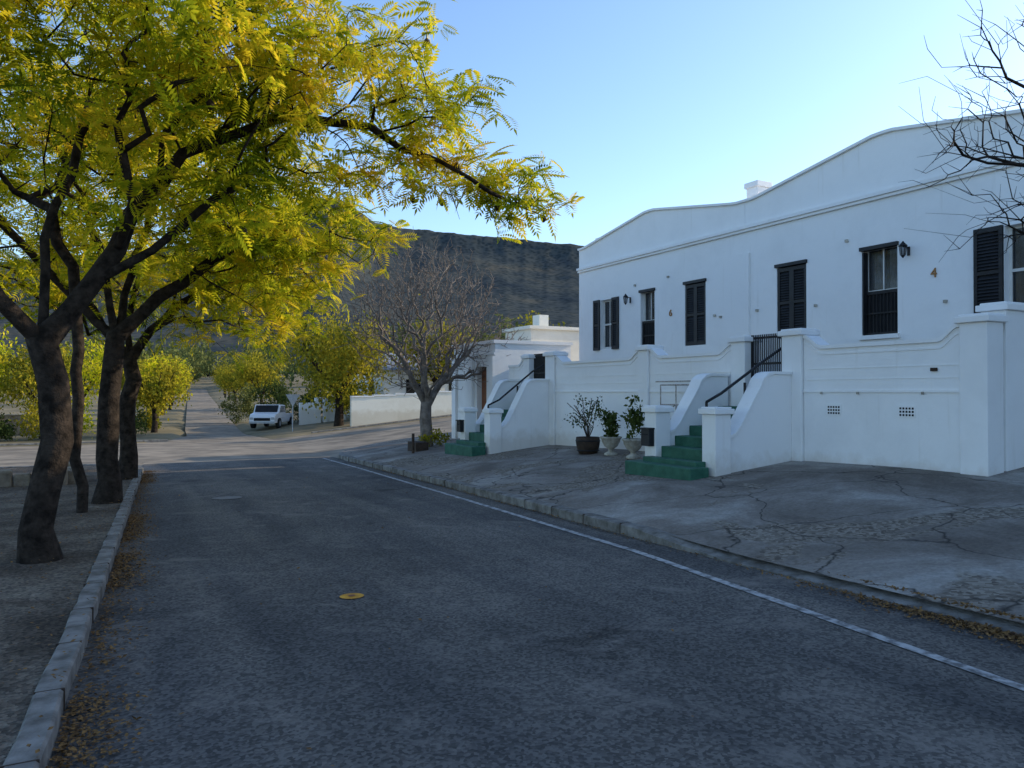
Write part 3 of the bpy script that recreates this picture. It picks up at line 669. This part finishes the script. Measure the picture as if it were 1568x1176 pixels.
# ---------------- car
def pickup(x,y,ang):
    e=empty('parked_car'); e.location=(x,y,float(zf(x,y))+.04); e.rotation_euler=(0,0,ang)
    body=[(-2.1,.35),(-2.15,.85),(-.35,.9),(-.2,.95),(.0,1.45),(1.0,1.48),(1.35,1.0),(2.0,.9),(2.15,.7),(2.15,.35)]
    o=prism('body',body,-.8,.8,'y',M_car,e,bev=.05)
    prism('side_glass',[(.02,1.0),(.12,1.38),(.93,1.4),(1.18,1.0)],-.812,.812,'y',M_glass,e)
    prism('windscreen',[(1.06,1.42),(1.36,1.02),(1.37,1.04),(1.08,1.45)],-.7,.7,'y',M_dark,e)
    boxes('grille',[(2.151,2.17,-.5,.5,.5,.68)],M_dark,e); boxes('headlights',[(2.151,2.175,-.75,-.55,.58,.72),(2.151,2.175,.55,.75,.58,.72)],M_sign,e)
    boxes('bumper',[(2.15,2.24,-.78,.78,.34,.46)],M_sign,e)
    for wx in (-1.35,1.35):
        for wy in (-.78,.78):
            V=[];F=[];n=18
            for s in (-.1,.1):
                for i in range(n): V.append((wx+.33*math.cos(6.2832*i/n),wy+s,.33+.33*math.sin(6.2832*i/n)))
            F=[tuple(range(n)),tuple(range(n,2*n))]+[(i,(i+1)%n,n+(i+1)%n,n+i) for i in range(n)]
            mesh('wheel',V,F,M_tyre,e)
            mesh('hub',[(wx+.17*math.cos(6.2832*i/12),wy+.105*(1 if wy>0 else -1),.33+.17*math.sin(6.2832*i/12)) for i in range(12)],[tuple(range(12))],M_sign,e)
pickup(9.9,51.0,-2.05)
ys_=empty('yield_sign'); x,y=9.8,44.7; z=float(zf(x,y))
rods('post',[[(x,y,z-.1),(x,y,z+2.1)]],.035,M_sign,ys_)
mesh('plate',[(x-.4,y-.05,z+2.15),(x+.4,y-.05,z+2.15),(x,y-.05,z+1.45),(x-.4,y-.03,z+2.15),(x+.4,y-.03,z+2.15),(x,y-.03,z+1.45)],[(0,1,2),(5,4,3),(0,1,4,3),(1,2,5,4),(2,0,3,5)],M_sign,ys_)
# ---------------- leaf litter
def litter(name,xy,size):
    n=len(xy); z=zf(xy[:,0],xy[:,1]); onL=xy[:,0]<Lk(xy[:,1])-.0; onR=xy[:,0]>R(xy[:,1])
    z=z+np.where(onL,.125,0)+np.where(onR,.11,0)+.012+rng.uniform(0,.015,n)
    p=np.column_stack([xy,z]); rot=rotm(rng.uniform(0,6.28,n),rng.normal(0,.25,n),rng.normal(0,.35,n))
    v,f=instances(LV,LF,p,size*rng.uniform(.5,1.4,n),rot); npmesh(name,v,f,M_leafl)
yy=rng.uniform(1.5,22,16000); yy=yy[rng.random(len(yy))<(.25+.75*(np.sin(yy*1.7)+np.sin(yy*.63+1)>.1))]
a=np.column_stack([Lk(yy)+np.abs(rng.normal(0,.15,len(yy)))+.02,yy])
yy=rng.uniform(2,24,2400); b_=np.column_stack([Lk(yy)-rng.uniform(0,3.5,len(yy))**1.3*.7,yy])
yy=rng.normal(2.9,.8,3800); c=np.column_stack([R(yy)-np.abs(rng.normal(0,.12,len(yy)))+.03,yy])
yy=rng.uniform(3,22,1100); d=np.column_stack([R(yy)-.03-np.abs(rng.normal(0,.05,len(yy))),yy])
yy=rng.uniform(3,22,160); e_=np.column_stack([Lk(yy)+rng.uniform(0,5,len(yy)),yy])
yy=rng.uniform(1,8,300); g_=np.column_stack([R(yy)+.5+rng.uniform(0,3,len(yy)),yy])
litter('fallen_leaves',np.concatenate([a,b_,c,d,e_]),.03)
# ------------------------------------------------------------------ mountain
M_mtn,nt,b=new_mat('hazed_mountain_scrub'); co=coords(nt)
c1=ramp(nt,noise_n(nt,co,.010,8,.75),[(.36,(.030,.040,.050)),(.52,(.050,.059,.062)),(.66,(.080,.077,.066))])  # scrub tones with blue distance haze and shade put into the colour
v=nt.nodes.new('ShaderNodeTexVoronoi'); v.inputs['Scale'].default_value=.16; nt.links.new(co,v.inputs['Vector'])
c1=mixc(nt,.9,c1,ramp(nt,v.outputs['Distance'],[(.15,(.55,.62,.64)),(.65,(1.3,1.26,1.2))]),'MULTIPLY')
sx=nt.nodes.new('ShaderNodeSeparateXYZ'); nt.links.new(co,sx.inputs[0])
ge=nt.nodes.new('ShaderNodeNewGeometry'); sn=nt.nodes.new('ShaderNodeSeparateXYZ'); nt.links.new(ge.outputs['Normal'],sn.inputs[0])
ad=nt.nodes.new('ShaderNodeMath'); ad.operation='MULTIPLY_ADD'; nt.links.new(noise_n(nt,co,.03,5,.7),ad.inputs[0]); ad.inputs[1].default_value=.7; nt.links.new(sn.outputs['Z'],ad.inputs[2])
rk=ramp(nt,ad.outputs[0],[(.92,(.55,.55,.55)),(1.08,(0,0,0))])
c1=mixc(nt,rk,c1,(.085,.068,.058))
nt.links.new(c1,b.inputs['Base Color']); b.inputs['Roughness'].default_value=1; b.inputs['Specular IOR Level'].default_value=0
H0=math.radians(28.25)
ppx=np.array([-1200,-300,0,300,400,450,480,515,545,575,610,640,700,760,830,900,1100,1700,2600]); pyy=np.array([470,420,400,375,345,320,305,303,320,341,348,351,357,362,370,377,400,480,560])
az=np.radians(np.linspace(-62,62,620)); el=np.interp(784+1180*np.tan(az),ppx,pyy); tanE=(600-el)/1180*np.cos(az)
rs=np.concatenate([np.linspace(380,1000,60),np.linspace(1010,1120,22),np.linspace(1150,1800,8)])
pr=np.interp(rs,[380,550,800,1000,1070,1085,1105,1120,1800],[.05,.16,.43,.73,.85,.90,.98,1.0,1.35])
A,RR=np.meshgrid(az,rs); PR=np.repeat(pr[:,None],len(az),1); TE=np.repeat(tanE[None],len(rs),0)
XX=RR*np.sin(A+H0); YY=RR*np.cos(A+H0)
NZ=np.array([[noise.fractal(Vector((x_*.009,y_*.009,1.3)),1.,2.1,6) for x_,y_ in zip(r1,r2)] for r1,r2 in zip(XX,YY)])
RN=np.array([noise.fractal(Vector((float(a_)*60,7.7,.2)),1.,2.,4) for a_ in az])[None]
ZZ=1.6+TE*1120*PR+NZ*10*np.clip(PR,.1,.8)*np.where(PR>.97,.12,1)+RN*2.0*PR
grid('mountain',XX,YY,ZZ,M_mtn)
# ------------------------------------------------------------------ light
a_s=math.radians(-6); el_s=math.radians(22)
sv=Vector((math.cos(el_s)*math.cos(a_s),math.cos(el_s)*math.sin(a_s),math.sin(el_s)))
sl=bpy.data.lights.new('sun','SUN'); sl.energy=5; sl.angle=math.radians(.5); sl.color=(1,.86,.64)
so=link(bpy.data.objects.new('sun',sl)); so.rotation_euler=sv.to_track_quat('Z','Y').to_euler()
w=bpy.data.worlds.new('World'); S.world=w; w.use_nodes=True; nt=w.node_tree
sk=nt.nodes.new('ShaderNodeTexSky'); sk.sky_type='NISHITA'; sk.sun_disc=False; sk.sun_elevation=el_s; sk.sun_rotation=math.radians(96); sk.air_density=1.0; sk.dust_density=.7; sk.ozone_density=3.4
nt.links.new(sk.outputs[0],nt.nodes['Background'].inputs['Color']); nt.nodes['Background'].inputs['Strength'].default_value=.3
# ------------------------------------------------------------------ camera
cam=bpy.data.cameras.new('camera'); cam.sensor_width=36; cam.lens=1180/1568*36; cam.clip_end=8000; cam.clip_start=.05
co_=link(bpy.data.objects.new('camera',cam)); co_.location=(0,0,1.6); co_.rotation_euler=(math.radians(90.58),0,-math.radians(28.25)); S.camera=co_
S.view_settings.view_transform='Standard'; S.view_settings.look='None'; S.view_settings.exposure=0
